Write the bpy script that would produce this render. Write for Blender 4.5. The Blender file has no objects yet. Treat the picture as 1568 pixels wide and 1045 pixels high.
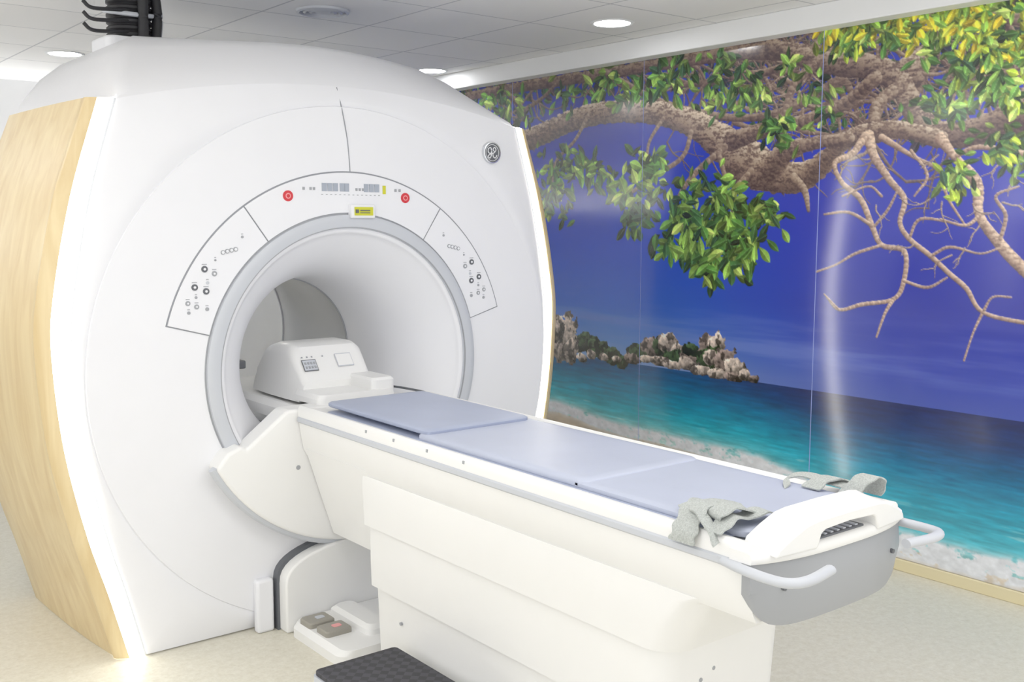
import bpy, bmesh, math, random
import numpy as np
from mathutils import Vector, Matrix
random.seed(7); np.random.seed(7)
scene=bpy.context.scene
scene.view_settings.view_transform='Standard'
scene.view_settings.look='None'
scene.view_settings.exposure=0.0
scene.view_settings.gamma=1.15

# ---------------------------------------------------------------- camera
CAM=Vector((-2.136,-3.742,1.612)); YAW=math.radians(38.5); PIT=math.radians(6.5); ROLL=math.radians(0.12); FPX=1600.0
sy,cy_,sp,cp=math.sin(YAW),math.cos(YAW),math.sin(PIT),math.cos(PIT)
Fv=Vector((sy*cp,cy_*cp,-sp)); R0=Vector((cy_,-sy,0)); U0=R0.cross(Fv)
Rv=R0*math.cos(ROLL)+U0*math.sin(ROLL); Uv=U0*math.cos(ROLL)-R0*math.sin(ROLL)
cam=bpy.data.cameras.new('camera'); camo=bpy.data.objects.new('camera',cam); scene.collection.objects.link(camo)
M=Matrix((Rv,Uv,-Fv)).transposed().to_4x4(); M.translation=CAM; camo.matrix_world=M
cam.sensor_width=36; cam.lens=FPX/1568*36; scene.camera=camo

# ---------------------------------------------------------------- materials
def s2l(c):
    return tuple((x/12.92 if x<=0.04045 else ((x+0.055)/1.055)**2.4) for x in c)
def rgb(r,g,b): return s2l((r/255,g/255,b/255))
def mat(name,col,rough=0.4,spec=0.5,metal=0,emit=None,estr=0,noise=0,nscale=8,bump=0,bscale=60,coat=0,stretch=(1,1,1)):
    m=bpy.data.materials.new(name); m.use_nodes=True; nt=m.node_tree; b=nt.nodes['Principled BSDF']
    b.inputs['Base Color'].default_value=(*col,1); b.inputs['Roughness'].default_value=rough
    b.inputs['Specular IOR Level'].default_value=spec; b.inputs['Metallic'].default_value=metal
    b.inputs['Coat Weight'].default_value=coat
    if emit: b.inputs['Emission Color'].default_value=(*emit,1); b.inputs['Emission Strength'].default_value=estr
    tc=nt.nodes.new('ShaderNodeTexCoord'); mp=nt.nodes.new('ShaderNodeMapping'); mp.inputs['Scale'].default_value=stretch
    nt.links.new(tc.outputs['Object'],mp.inputs['Vector'])
    n=nt.nodes.new('ShaderNodeTexNoise'); n.inputs['Scale'].default_value=nscale; n.inputs['Detail'].default_value=4
    nt.links.new(mp.outputs['Vector'],n.inputs['Vector'])
    mr=nt.nodes.new('ShaderNodeMapRange'); mr.inputs['From Min'].default_value=0.3; mr.inputs['From Max'].default_value=0.7
    k=max(noise,0.01)
    mr.inputs['To Min'].default_value=1-k; mr.inputs['To Max'].default_value=1+k*0.3
    nt.links.new(n.outputs['Fac'],mr.inputs['Value'])
    mx=nt.nodes.new('ShaderNodeVectorMath'); mx.operation='SCALE'; mx.inputs[0].default_value=col
    nt.links.new(mr.outputs['Result'],mx.inputs['Scale']); nt.links.new(mx.outputs['Vector'],b.inputs['Base Color'])
    if bump>0:
        n2=nt.nodes.new('ShaderNodeTexNoise'); n2.inputs['Scale'].default_value=bscale
        nt.links.new(mp.outputs['Vector'],n2.inputs['Vector'])
        bp=nt.nodes.new('ShaderNodeBump'); bp.inputs['Strength'].default_value=bump; bp.inputs['Distance'].default_value=0.01
        nt.links.new(n2.outputs['Fac'],bp.inputs['Height']); nt.links.new(bp.outputs['Normal'],b.inputs['Normal'])
    return m
WHITE=mat('white_plastic',rgb(236,237,242),0.35,0.4)
WHITE2=mat('white_plastic_warm',rgb(239,239,238),0.35,0.4)
GREYL=mat('light_grey_plastic',rgb(194,198,206),0.4)
GREYB=mat('bore_grey_plastic',rgb(184,186,190),0.4)
GREYM=mat('mid_grey_plastic',rgb(156,159,164),0.4)
GREYD=mat('dark_grey_plastic',rgb(88,91,97),0.45)
SEAM=mat('seam_shadow_gap',rgb(138,141,148),0.6)
BLACK=mat('black_rubber',rgb(32,32,36),0.6,noise=0.2)
RED=mat('red_button',rgb(208,40,50),0.4)
YEL=mat('yellow_label',rgb(205,205,40),0.5)
LCD=mat('lcd_grey',rgb(160,168,182),0.3)
LED=mat('led_strip_diffuser',rgb(255,255,255),0.5,emit=rgb(255,250,236),estr=8.5)
LAMP=mat('downlight_diffuser',rgb(255,255,255),0.5,emit=(1,1,1),estr=28.0)
PANEL=mat('fill_panel_emitter',rgb(255,255,255),0.5,emit=(1.0,0.985,0.96),estr=4.4)
UPL=mat('fill_uplight_emitter',rgb(255,255,255),0.5,emit=(1.0,0.99,0.97),estr=11.0)
PAD=mat('vinyl_pad_periwinkle',rgb(182,189,210),0.42,noise=0.05,nscale=5,bump=0.05,bscale=300)
PAD2=mat('vinyl_pad_blue_grey',rgb(165,174,199),0.42,noise=0.06,nscale=5)
STRAP=mat('woven_strap_grey',rgb(186,191,188),0.8,noise=0.3,nscale=260,bump=0.4,bscale=400)
PEDAL=mat('pedal_tan_grey',rgb(150,146,136),0.5)
WALLM=mat('wall_paint_white',rgb(236,237,238),0.6,noise=0.02)
TRIMW=mat('trim_white',rgb(236,238,240),0.5)
SKIRT=mat('skirting_cream',rgb(222,210,170),0.5)
CHROME=mat('silver',rgb(215,218,222),0.25,metal=0.8)

def wood_mat():
    m=bpy.data.materials.new('light_maple_laminate'); m.use_nodes=True; nt=m.node_tree; b=nt.nodes['Principled BSDF']
    tc=nt.nodes.new('ShaderNodeTexCoord'); mp=nt.nodes.new('ShaderNodeMapping'); mp.inputs['Scale'].default_value=(9,9,0.8)
    n=nt.nodes.new('ShaderNodeTexNoise'); n.inputs['Scale'].default_value=2.2; n.inputs['Detail'].default_value=8; n.inputs['Distortion'].default_value=0.6
    cr=nt.nodes.new('ShaderNodeValToRGB'); cr.color_ramp.elements[0].position=0.3; cr.color_ramp.elements[0].color=(*rgb(214,187,136),1)
    cr.color_ramp.elements[1].position=0.7; cr.color_ramp.elements[1].color=(*rgb(231,210,163),1)
    nt.links.new(tc.outputs['Object'],mp.inputs['Vector']); nt.links.new(mp.outputs['Vector'],n.inputs['Vector'])
    nt.links.new(n.outputs['Fac'],cr.inputs['Fac']); nt.links.new(cr.outputs['Color'],b.inputs['Base Color'])
    b.inputs['Roughness'].default_value=0.35; return m
WOOD=wood_mat()

# ---------------------------------------------------------------- mesh helpers
def empty(name,loc=(0,0,0)):
    e=bpy.data.objects.new(name,None); e.location=loc; scene.collection.objects.link(e); return e
def mk(name,verts,faces,m,parent=None,smooth=True,angle=35,bevel=0,bseg=3,subsurf=0,solid=0):
    me=bpy.data.meshes.new(name); me.from_pydata([tuple(v) for v in verts],[],faces); me.validate()
    bm=bmesh.new(); bm.from_mesh(me); bmesh.ops.remove_doubles(bm,verts=bm.verts,dist=1e-5)
    bmesh.ops.recalc_face_normals(bm,faces=bm.faces); bm.to_mesh(me); bm.free()
    ob=bpy.data.objects.new(name,me); scene.collection.objects.link(ob)
    if isinstance(m,(list,tuple)):
        for q in m: me.materials.append(q)
    else: me.materials.append(m)
    if smooth:
        me.polygons.foreach_set('use_smooth',[True]*len(me.polygons)); me.set_sharp_from_angle(angle=math.radians(angle))
    if bevel>0:
        md=ob.modifiers.new('bevel','BEVEL'); md.width=bevel; md.segments=bseg; md.limit_method='ANGLE'; md.angle_limit=math.radians(35); md.harden_normals=False
    if parent: ob.parent=parent
    return ob
def loft(name,loops,m,parent=None,closed=True,caps=True,**k):
    n=len(loops[0]); verts=[v for l in loops for v in l]; faces=[]
    for i in range(len(loops)-1):
        for j in range(n if closed else n-1):
            a=i*n+j; b=i*n+(j+1)%n; faces.append((a,b,b+n,a+n))
    if caps and closed:
        faces.append(tuple(range(n))); faces.append(tuple((len(loops)-1)*n+j for j in range(n)))
    return mk(name,verts,faces,m,parent,**k)
def box(name,a,b,m,parent=None,bevel=0.0,**k):
    x0,y0,z0=a; x1,y1,z1=b
    l0=[(x0,y0,z0),(x1,y0,z0),(x1,y1,z0),(x0,y1,z0)]; l1=[(x,y,z1) for x,y,_ in l0]
    return loft(name,[l0,l1],m,parent,bevel=bevel,**k)
def prism_y(name,poly,y0,y1,m,parent=None,**k):
    return loft(name,[[(x,y0,z) for x,z in poly],[(x,y1,z) for x,z in poly]],m,parent,**k)
def catmull(pts,n=8):
    P=[Vector(p) for p in pts]; P=[P[0]*2-P[1]]+P+[P[-1]*2-P[-2]]; out=[]
    for i in range(1,len(P)-2):
        for k in range(n):
            t=k/n; a,b,c,d=P[i-1],P[i],P[i+1],P[i+2]
            out.append(0.5*((2*b)+(c-a)*t+(2*a-5*b+4*c-d)*t*t+(3*b-a-3*c+d)*t**3))
    out.append(P[-2]); return out
def tube(name,pts,r,m,parent=None,seg=12,n=8,smoothpath=True,flat=1.0,**k):
    P=catmull(pts,n) if smoothpath else [Vector(p) for p in pts]
    loops=[]; up=Vector((0,0,1))
    for i,p in enumerate(P):
        d=(P[min(i+1,len(P)-1)]-P[max(i-1,0)]).normalized()
        s=d.cross(up)
        if s.length<1e-3: s=d.cross(Vector((1,0,0)))
        s.normalize(); u=s.cross(d)
        loops.append([p+s*math.cos(a)*r+u*math.sin(a)*r*flat for a in [2*math.pi*q/seg for q in range(seg)]])
    return loft(name,loops,m,parent,**k)
def cyl(name,c,r,axis,h,m,parent=None,seg=48,r2=None,**k):
    c=Vector(c); r2=r if r2 is None else r2
    ax={'x':(Vector((1,0,0)),Vector((0,1,0)),Vector((0,0,1))),'y':(Vector((0,1,0)),Vector((1,0,0)),Vector((0,0,1))),'z':(Vector((0,0,1)),Vector((1,0,0)),Vector((0,1,0)))}[axis]
    L=[[c+ax[0]*t+(ax[1]*math.cos(q)+ax[2]*math.sin(q))*rr for q in [2*math.pi*i/seg for i in range(seg)]] for t,rr in ((0,r),(h,r2))]
    return loft(name,L,m,parent,**k)
def lerp_prof(tab,z):
    for i in range(len(tab)-1):
        if z<=tab[i+1][0] or i==len(tab)-2:
            z0,v0=tab[i]; z1,v1=tab[i+1]
            m0=(v1-tab[i-1][1])/(z1-tab[i-1][0]) if i>0 else (v1-v0)/(z1-z0)
            m1=(tab[i+2][1]-v0)/(tab[i+2][0]-z0) if i+2<len(tab) else (v1-v0)/(z1-z0)
            t=(z-z0)/(z1-z0); h=z1-z0
            return (2*t**3-3*t*t+1)*v0+(t**3-2*t*t+t)*h*m0+(-2*t**3+3*t*t)*v1+(t**3-t*t)*h*m1
def rrect(x0,x1,y0,y1,r,n=8,rb=None):
    """rounded rectangle; rb = radius of the y1 side corners"""
    rb=r if rb is None else rb
    out=[]
    for cx,cy,a0,q in ((x1-rb,y1-rb,0,rb),(x0+rb,y1-rb,90,rb),(x0+r,y0+r,180,r),(x1-r,y0+r,270,r)):
        for i in range(n+1):
            a=math.radians(a0+90*i/n); out.append((cx+q*math.cos(a),cy+q*math.sin(a)))
    return out

# ---------------------------------------------------------------- room (camera-side walls left out so world light enters as added fill)
XW=2.23; ZC=2.635; XL=-3.3; YB=4.6; YF=-5.4
XM=XW-.006
def rect(u,v):
    """rectify a measured photo point onto the wall plane -> (y,z,metres per measured unit)"""
    d=Fv+Rv*((u-784)/FPX)+Uv*((522-v)/FPX); t=(XM-CAM.x)/d.x
    return CAM.y+t*d.y, CAM.z+t*d.z, t/FPX
ZTOP=(rect(665,143)[1]+rect(1300,41)[1]+rect(1568,-1)[1])/3
def floor_mat():
    m=bpy.data.materials.new('speckled_vinyl_floor'); m.use_nodes=True; nt=m.node_tree; b=nt.nodes['Principled BSDF']
    tc=nt.nodes.new('ShaderNodeTexCoord')
    n=nt.nodes.new('ShaderNodeTexNoise'); n.inputs['Scale'].default_value=34; n.inputs['Detail'].default_value=10; n.inputs['Roughness'].default_value=0.75
    v=nt.nodes.new('ShaderNodeTexVoronoi'); v.inputs['Scale'].default_value=90
    cr=nt.nodes.new('ShaderNodeValToRGB'); e=cr.color_ramp.elements
    e[0].position=0.35; e[0].color=(*rgb(208,202,182),1); e[1].position=0.62; e[1].color=(*rgb(223,219,203),1)
    mx=nt.nodes.new('ShaderNodeMix'); mx.data_type='RGBA'; mx.inputs[0].default_value=0.06
    nt.links.new(tc.outputs['Object'],n.inputs['Vector']); nt.links.new(tc.outputs['Object'],v.inputs['Vector'])
    nt.links.new(n.outputs['Fac'],cr.inputs['Fac']); nt.links.new(cr.outputs['Color'],mx.inputs[6]); nt.links.new(v.outputs['Distance'],mx.inputs[7])
    nt.links.new(mx.outputs[2],b.inputs['Base Color']); b.inputs['Roughness'].default_value=0.45; return m
def ceil_mat():
    m=bpy.data.materials.new('ceiling_tile_grid'); m.use_nodes=True; nt=m.node_tree; b=nt.nodes['Principled BSDF']
    tc=nt.nodes.new('ShaderNodeTexCoord'); sx=nt.nodes.new('ShaderNodeSeparateXYZ'); nt.links.new(tc.outputs['Object'],sx.inputs[0])
    outs=[]; fr=[]
    for ax,o in (('X',1.38),('Y',1.14)):
        s=nt.nodes.new('ShaderNodeMath'); s.operation='SUBTRACT'; s.inputs[1].default_value=o-0.6*20-0.006; nt.links.new(sx.outputs[ax],s.inputs[0])
        d=nt.nodes.new('ShaderNodeMath'); d.operation='DIVIDE'; d.inputs[1].default_value=0.6; nt.links.new(s.outputs[0],d.inputs[0])
        f=nt.nodes.new('ShaderNodeMath'); f.operation='FRACT'; nt.links.new(d.outputs[0],f.inputs[0])
        l=nt.nodes.new('ShaderNodeMath'); l.operation='LESS_THAN'; l.inputs[1].default_value=0.018; nt.links.new(f.outputs[0],l.inputs[0]); outs.append(l)
        fl=nt.nodes.new('ShaderNodeMath'); fl.operation='FLOOR'; nt.links.new(d.outputs[0],fl.inputs[0]); fr.append(fl)
    mx=nt.nodes.new('ShaderNodeMath'); mx.operation='MAXIMUM'; nt.links.new(outs[0].outputs[0],mx.inputs[0]); nt.links.new(outs[1].outputs[0],mx.inputs[1])
    cb=nt.nodes.new('ShaderNodeCombineXYZ'); nt.links.new(fr[0].outputs[0],cb.inputs[0]); nt.links.new(fr[1].outputs[0],cb.inputs[1])
    wn=nt.nodes.new('ShaderNodeTexWhiteNoise'); nt.links.new(cb.outputs[0],wn.inputs['Vector'])
    mr=nt.nodes.new('ShaderNodeMapRange'); mr.inputs['To Min'].default_value=0.88; mr.inputs['To Max'].default_value=0.93; nt.links.new(wn.outputs['Value'],mr.inputs['Value'])
    c=nt.nodes.new('ShaderNodeMix'); c.data_type='RGBA'; nt.links.new(mx.outputs[0],c.inputs[0])
    nt.links.new(mr.outputs[0],c.inputs[6]); c.inputs[7].default_value=(0.56,0.57,0.60,1)
    nt.links.new(c.outputs[2],b.inputs['Base Color']); b.inputs['Roughness'].default_value=0.7; return m
box('floor',(XL-.1,YF-.1,-.1),(XW+.1,YB+.1,0),floor_mat())
box('ceiling',(XL-.1,YF-.1,ZC),(XW+.1,YB+.1,ZC+.1),ceil_mat())
box('wall_right',(XW,YF,0),(XW+.1,YB,ZC),WALLM)
box('wall_back',(XL,YB,0),(XW,YB+.1,ZC),WALLM)
box('wall_left',(XL-.1,-.6,0),(XL,YB,ZC),WALLM)
box('trim_1',(XW-.10,YF,ZTOP),(XW,YB,ZC),TRIMW,bevel=.006)
box('baseboard_right',(XW-.018,YF,0),(XW,YB,.055),SKIRT,bevel=.004)
box('baseboard_back',(XL,YB-.015,0),(XW-.02,YB,.09),SKIRT,bevel=.004)

def downlight(x,y,r=.1):
    e=empty('recessed_downlight',(x,y,ZC))
    L=[]
    for rr,z in ((r*.93,.004),(r*.95,-.006),(r*1.08,-.008),(r*1.15,-.001)):
        L.append([(rr*math.cos(a),rr*math.sin(a),z) for a in [2*math.pi*i/40 for i in range(40)]])
    loft('bezel',L,TRIMW,e,caps=False)
    cyl('diffuser',(0,0,-.004),r*.94,'z',.003,LAMP,e,seg=24)
for x,y in ((1.71,.27),(1.95,2.28),(-.20,3.1),(1.70,-2.1),(-2.2,1.0),(-2.2,3.0)): downlight(x,y)  # the two at far left are unseen extras, added for more light
e=empty('ceiling_air_vent',(.40,.93,ZC))
for i,(r0,r1) in enumerate(((.13,.115),(.10,.085),(.07,.055),(.04,.0))):
    L=[[(rr*math.cos(a),rr*math.sin(a),z) for a in [2*math.pi*i/40 for i in range(40)]] for rr,z in ((r0,-.001),(r0-.003,-.012),(max(r1,.001),-.016),(max(r1-.004,.001),-.001))]
    loft('ring_%d'%(i+1),L,GREYL,e,caps=False)
for x,y in ((-1.32,-1.86),(-.12,-2.46),(1.08,-1.86),(.48,-3.66),(-2.52,-.66),(-2.52,1.74)):  # unseen panels, added to raise the room's brightness
    e=empty('added_fill_panel',(x,y,ZC))
    box('frame',(-.3,-.6,-.012),(.3,.6,0),TRIMW,e)
    box('diffuser',(-.28,-.58,-.016),(.28,.58,-.0125),PANEL,e)
# unseen linear uplights, added on the walls to brighten the ceiling
e=empty('added_fill_uplight',(0,0,0))
box('housing',(-2.6,YB-.16,1.70),(1.2,YB-.001,1.76),TRIMW,e,bevel=.006); box('diffuser',(-2.58,YB-.15,1.761),(1.18,YB-.02,1.764),UPL,e)
e=empty('added_fill_uplight',(0,0,0))
box('housing',(XL+.001,-.5,1.70),(XL+.16,4.0,1.76),TRIMW,e,bevel=.006); box('diffuser',(XL+.02,-.48,1.761),(XL+.15,3.98,1.764),UPL,e)

# ---------------------------------------------------------------- wall mural (flat printed picture)
S=.0040; Y0=3.4; Y1=-2.6; Z0=.057; Z1=ZTOP
W=int((Y0-Y1)/S)+1; H=int((Z1-Z0)/S)+1
Yc=np.linspace(Y0,Y1,W); Zc=np.linspace(Z0,Z1,H); YY,ZZ=np.meshgrid(Yc,Zc)
rng=np.random.RandomState(3)
def vnoise(cz,cyy,seed):
    r=np.random.RandomState(seed); gh=int((Z1-Z0)/cz)+3; gw=int((Y0-Y1)/cyy)+3; g=r.rand(gh,gw)
    fz=(Zc-Z0)/cz; fy=(Y0-Yc)/cyy; iz=fz.astype(int); iy=fy.astype(int); tz=fz-iz; ty=fy-iy
    tz=tz*tz*(3-2*tz); ty=ty*ty*(3-2*ty); tz=tz[:,None]; ty=ty[None,:]
    a=g[np.ix_(iz,iy)]; b=g[np.ix_(iz,iy+1)]; c=g[np.ix_(iz+1,iy)]; d=g[np.ix_(iz+1,iy+1)]
    return (a*(1-ty)+b*ty)*(1-tz)+(c*(1-ty)+d*ty)*tz
def fbm(cz,cyy,seed,o=4):
    s=0;amp=1;tot=0
    for i in range(o): s=s+amp*vnoise(max(cz/2**i,.005),max(cyy/2**i,.005),seed+i*17); tot+=amp; amp*=.55
    return s/tot
def C(r,g,b): return np.array([r,g,b])/255.
def ramp(x,stops):
    xs=[s[0] for s in stops]; return np.stack([np.interp(x,xs,[s[1][k]/255. for s in stops]) for k in range(3)],-1)
def mixc(a,b,t): return a*(1-t[...,None])+b*t[...,None]
def sstep(a,b,x):
    t=np.clip((x-a)/(b-a),0,1); return t*t*(3-2*t)
HZ=(rect(1160,585)[1]+rect(1568,645)[1])/2
skyL=ramp(ZZ,[(.77,(136,168,214)),(.90,(92,140,214)),(1.12,(50,104,214)),(1.5,(28,74,208)),(2.0,(30,54,182)),(2.5,(34,48,152))])
skyR=ramp(ZZ,[(.77,(60,78,166)),(.95,(44,60,164)),(1.2,(34,44,154)),(1.6,(34,44,166)),(2.1,(40,54,188)),(2.5,(44,58,172))])
img=mixc(skyL,skyR,sstep(1.0,-1.4,YY))
cl=sstep(.45,.8,fbm(.07,.9,11))*np.exp(-((ZZ-.98)/.15)**2)*.4
img=mixc(img,C(130,146,212)*np.ones_like(img),cl)
SP=[rect(*p) for p in ((850,622),(940,654),(1050,680),(1160,712),(1280,768),(1370,826),(1450,852),(1568,876))]
shore=np.interp(-Yc,[-3.6]+[-p[0] for p in SP]+[2.7],[.53]+[p[1] for p in SP]+[SP[-1][1]-.005])[None,:]
wob=(fbm(.5,.25,31)-.5)*.04
sh=shore+wob
dsea=(HZ-ZZ)/(HZ-sh+1e-6)
seaA=ramp(dsea,[(0,(22,78,136)),(.15,(8,92,146)),(.45,(6,132,172)),(.7,(36,168,192)),(.9,(120,202,206)),(1,(172,214,210))])
seaB=ramp(dsea,[(0,(20,32,88)),(.18,(16,46,100)),(.4,(8,98,144)),(.65,(18,146,178)),(.85,(56,170,192)),(1,(146,206,210))])
sea=mixc(seaA,seaB,sstep(.6,-1.0,YY))
wv=(fbm(.012,.12,41)-.5); sea=np.clip(sea*(1+wv[...,None]*.42),0,1)
wl=sstep(.66,.8,fbm(.02,.16,45,3))*sstep(.5,.95,dsea)*.6
sea=mixc(sea,np.ones_like(sea)*C(190,225,225),wl)
img=np.where((ZZ<HZ)[...,None],sea,img)
sand=ramp(ZZ,[(.08,(212,200,184)),(.45,(192,176,152))])*(1+(fbm(.03,.1,51)-.5)[...,None]*.3)
img=np.where((ZZ<sh-.03)[...,None],sand,img)
fn=fbm(.03,.05,61,4)
dfo=(ZZ-sh)
rt=sstep(.2,-.9,YY)
foam=np.exp(-(dfo/.035)**2)*1.3+np.exp(-((dfo+.02)/.05)**2)*1.6*rt
foam=np.clip(foam*sstep(.20,.46,fn)*1.3,0,1)
img=mixc(img,np.ones_like(img)*C(236,240,248)*(.86+.18*fbm(.02,.03,63,3))[...,None],foam)
barkn=fbm(.011,.03,71,4); barkf=fbm(.007,.009,72,2); leafn=fbm(.02,.02,73,3); rockn=fbm(.035,.03,75,3); rockc=fbm(.02,.02,77,3)
def win(y,z,r):
    c0=max(int((Y0-y-r)/S),0); c1=min(int((Y0-y+r)/S)+2,W); r0=max(int((z-r-Z0)/S),0); r1=min(int((z+r-Z0)/S)+2,H)
    return r0,r1,c0,c1
def poly_pts(pts,n=6):
    Q=catmull([(p[0],p[1],p[2]) for p in pts],n); return [(q.x,q.y,max(q.z,.4)) for q in Q]
LIT=C(210,190,168); MIDB=C(136,114,102); DRK=C(48,34,44)
def stroke(pts,lit=1.0,n=6,tint=None):
    Q=poly_pts(pts,n); R=[]
    for u,v,r in Q:
        y,z,m=rect(u,v); R.append((y,z,r*m))
    for (ya,za,ra),(yb,zb,rb) in zip(R[:-1],R[1:]):
        L=math.hypot(yb-ya,zb-za)
        if L<1e-6: continue
        rm=max(ra,rb); r0,r1,c0,c1=win((ya+yb)/2,(za+zb)/2,L/2+rm+S)
        if r1<=r0 or c1<=c0: continue
        y=YY[r0:r1,c0:c1]; z=ZZ[r0:r1,c0:c1]
        dy,dz=(yb-ya)/L,(zb-za)/L
        t=np.clip(((y-ya)*dy+(z-za)*dz)/L,0,1); py=ya+(yb-ya)*t; pz=za+(zb-za)*t
        d=np.hypot(y-py,z-pz); rr=ra+(rb-ra)*t
        bn=barkn[r0:r1,c0:c1]; bf=barkf[r0:r1,c0:c1]
        thick=min(max((rm-.012)/.04,0),1)
        rr2=rr*(1+(.1+.22*thick)*(bn-.5)); a=np.clip((rr2-d)/S+.5,0,1)
        q=np.clip(((z-pz)*.8-(y-py)*.45)/np.maximum(rr,1e-4),-1,1)
        s=.5+.5*q; crack=sstep(.32,.62,bn*.65+bf*.35); ck=.42+.72*crack; ck=ck*(.35+.65*thick)+.92*(1-(.35+.65*thick))
        s=np.clip((s*.85+.15)*lit*ck,0,1.15)
        c=np.where((s<.5)[...,None],DRK+(MIDB-DRK)*(s/.5)[...,None],MIDB+(LIT-MIDB)*((s-.5)/.5)[...,None])
        if tint is not None: c=c*tint
        img[r0:r1,c0:c1]=mixc(img[r0:r1,c0:c1],c,a)
def leaf(u,v,ang,ln,wd,col):
    y,z,m=rect(u,v); ln*=m; wd*=m
    cyc=y-math.cos(ang)*ln/2; czc=z+math.sin(ang)*ln/2
    r0,r1,c0,c1=win(cyc,czc,ln/2+S)
    if r1<=r0 or c1<=c0: return
    yy=-(YY[r0:r1,c0:c1]-y); zz=ZZ[r0:r1,c0:c1]-z
    p=(yy*math.cos(ang)+zz*math.sin(ang))/ln; q=(-yy*math.sin(ang)+zz*math.cos(ang))
    pc=np.clip(p,0,1); w=wd*np.sin(math.pi*pc**1.25)**.85
    a=np.clip((w-np.abs(q))/S+.4,0,1)*((p>0)&(p<1))
    sh_=(.82+.36*pc)*(1+.16*np.sign(q)*(1 if math.cos(ang)>0 else -1))+(leafn[r0:r1,c0:c1]-.5)*.4
    rib=np.exp(-(q/(.003))**2)*.10
    c=np.clip(col*sh_[...,None]+rib[...,None],0,1)
    img[r0:r1,c0:c1]=mixc(img[r0:r1,c0:c1],c,a)
GREENS=[C(70,116,50),C(96,144,62),C(52,90,48),C(132,176,74),C(40,68,46),C(106,138,60),C(62,102,46),C(172,200,96)]
BRIGHT=[C(168,196,58),C(208,216,66),C(246,230,58),C(130,174,64),C(248,216,50),C(108,148,56)]
DARKS=[C(34,50,44),C(44,66,48),C(32,38,54),C(60,84,52),C(50,44,56)]
def cluster(u,v,n,ln,cols,spread=12,down=True):
    N=n+n//2
    for i in range(N):
        a=rng.normal(-math.pi/2,1.25) if down else rng.uniform(0,2*math.pi)
        col=cols[rng.randint(len(cols))]
        k=.45+.70*i/N
        leaf(u+rng.normal(0,spread*.6),v+rng.normal(0,spread*.55),a,ln*rng.uniform(.6,1.1),ln*rng.uniform(.14,.23),col*k)
def twig(u,v,ang,ln,r,depth,lit=1.0):
    pts=[(u,v,r)]; a=ang; k=4
    for i in range(k):
        a+=rng.normal(0,.32); u+=math.cos(a)*ln/k; v-=math.sin(a)*ln/k; pts.append((u,v,max(r*(1-.16*(i+1)),.5)))
        if depth>0 and rng.rand()<.6: twig(u,v,a+rng.choice([-1,1])*rng.uniform(.5,1.1),ln*rng.uniform(.4,.7),r*.55,depth-1,lit)
    stroke(pts,lit,3)
def blob(u,v,ru,rv,col,tex=.5):
    y,z,m=rect(u,v); ry,rz=ru*m*1.3,rv*m*1.05
    r0,r1,c0,c1=win(y,z,max(ry,rz)*1.3+.01)
    yy=-(YY[r0:r1,c0:c1]-y)/ry; zz=(ZZ[r0:r1,c0:c1]-z)/rz
    e=rng.uniform(-.5,.5); d=np.maximum(np.abs(yy)*.80+np.abs(zz)*.55,np.hypot(yy,zz)*.97)+(rockn[r0:r1,c0:c1]-.5)*.8+(yy*zz)*e*.3
    a=np.clip((1-d)*max(ry,rz)/S+.3,0,1)*(ZZ[r0:r1,c0:c1]>z-rz*.98)
    s=.58+.40*np.clip(zz*.75-yy*.45,-1,1)+(rockc[r0:r1,c0:c1]-.5)*1.1*tex
    s=s*(.45+.55*sstep(.36,.5,rockn[r0:r1,c0:c1]))
    img[r0:r1,c0:c1]=mixc(img[r0:r1,c0:c1],np.clip(col*s[...,None]*1.35,0,1),a)
ROCK=C(220,202,190); ROCKD=C(156,138,132); HG=C(66,88,58)
for i in range(70):
    t=rng.rand(); u=850+105*t; top=486+ (62*t**1.5); blob(u,top+rng.uniform(4,12)+ (550-top)*rng.rand()*.6,9,8,HG*rng.uniform(.6,1.1),.9)
for u,v,a,b in ((862,520,26,36),(852,505,14,20),(875,538,12,20),(905,543,9,7),(890,547,10,7),(925,547,8,6),(944,550,8,5)): blob(u,v,a,b,ROCK)
for u,v,a,b,c in ((985,540,26,14,HG),(1000,532,20,15,ROCKD),(968,549,14,8,ROCKD),(1012,532,16,14,HG),(1024,526,16,16,ROCK),(1036,538,12,12,ROCK),(1040,549,24,12,HG),(1062,548,20,16,ROCKD),(1060,536,14,10,HG),(1088,532,20,20,ROCKD),(1098,527,14,18,ROCK),(1095,552,28,20,HG),(1088,548,12,12,ROCK),(1110,554,18,20,ROCKD),(1124,562,16,16,ROCK),(1050,556,14,10,ROCK),(1010,553,20,7,ROCK),(1030,559,16,7,ROCK),(990,550,12,6,ROCK),(1075,567,16,8,ROCK),(1098,572,16,8,ROCK),(1122,577,14,7,ROCKD),(1140,574,9,9,ROCK),(1154,580,8,6,ROCKD)): blob(u,v,a,b,c)
# back canopy
for i in range(900):
    u=rng.uniform(1120,1640); v=rng.uniform(-10,215)
    if rng.rand()<.45 and v>120: continue
    leaf(u,v,rng.uniform(0,6.28),rng.uniform(16,34),rng.uniform(4,8),DARKS[rng.randint(5)])
for i in range(480):
    u=rng.uniform(560,1150); v=140-(u-665)*.14+rng.uniform(-25,45)
    leaf(u,v,rng.normal(-1.57,1.3),rng.uniform(14,26),rng.uniform(3.5,6),DARKS[rng.randint(5)] if rng.rand()<.65 else GREENS[rng.randint(3)])
for i in range(44):
    u=rng.uniform(680,1180); v=135-(u-665)*.12+rng.uniform(-25,10); twig(u,v,rng.normal(-1.2,.6),rng.uniform(40,90),3.0,1,.65)
for i in range(80):
    u=rng.uniform(1080,1600); v=rng.uniform(0,190); twig(u,v,rng.uniform(-3.1,0.2),rng.uniform(60,140),rng.uniform(2.5,6),2,rng.uniform(.45,.95))
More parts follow.
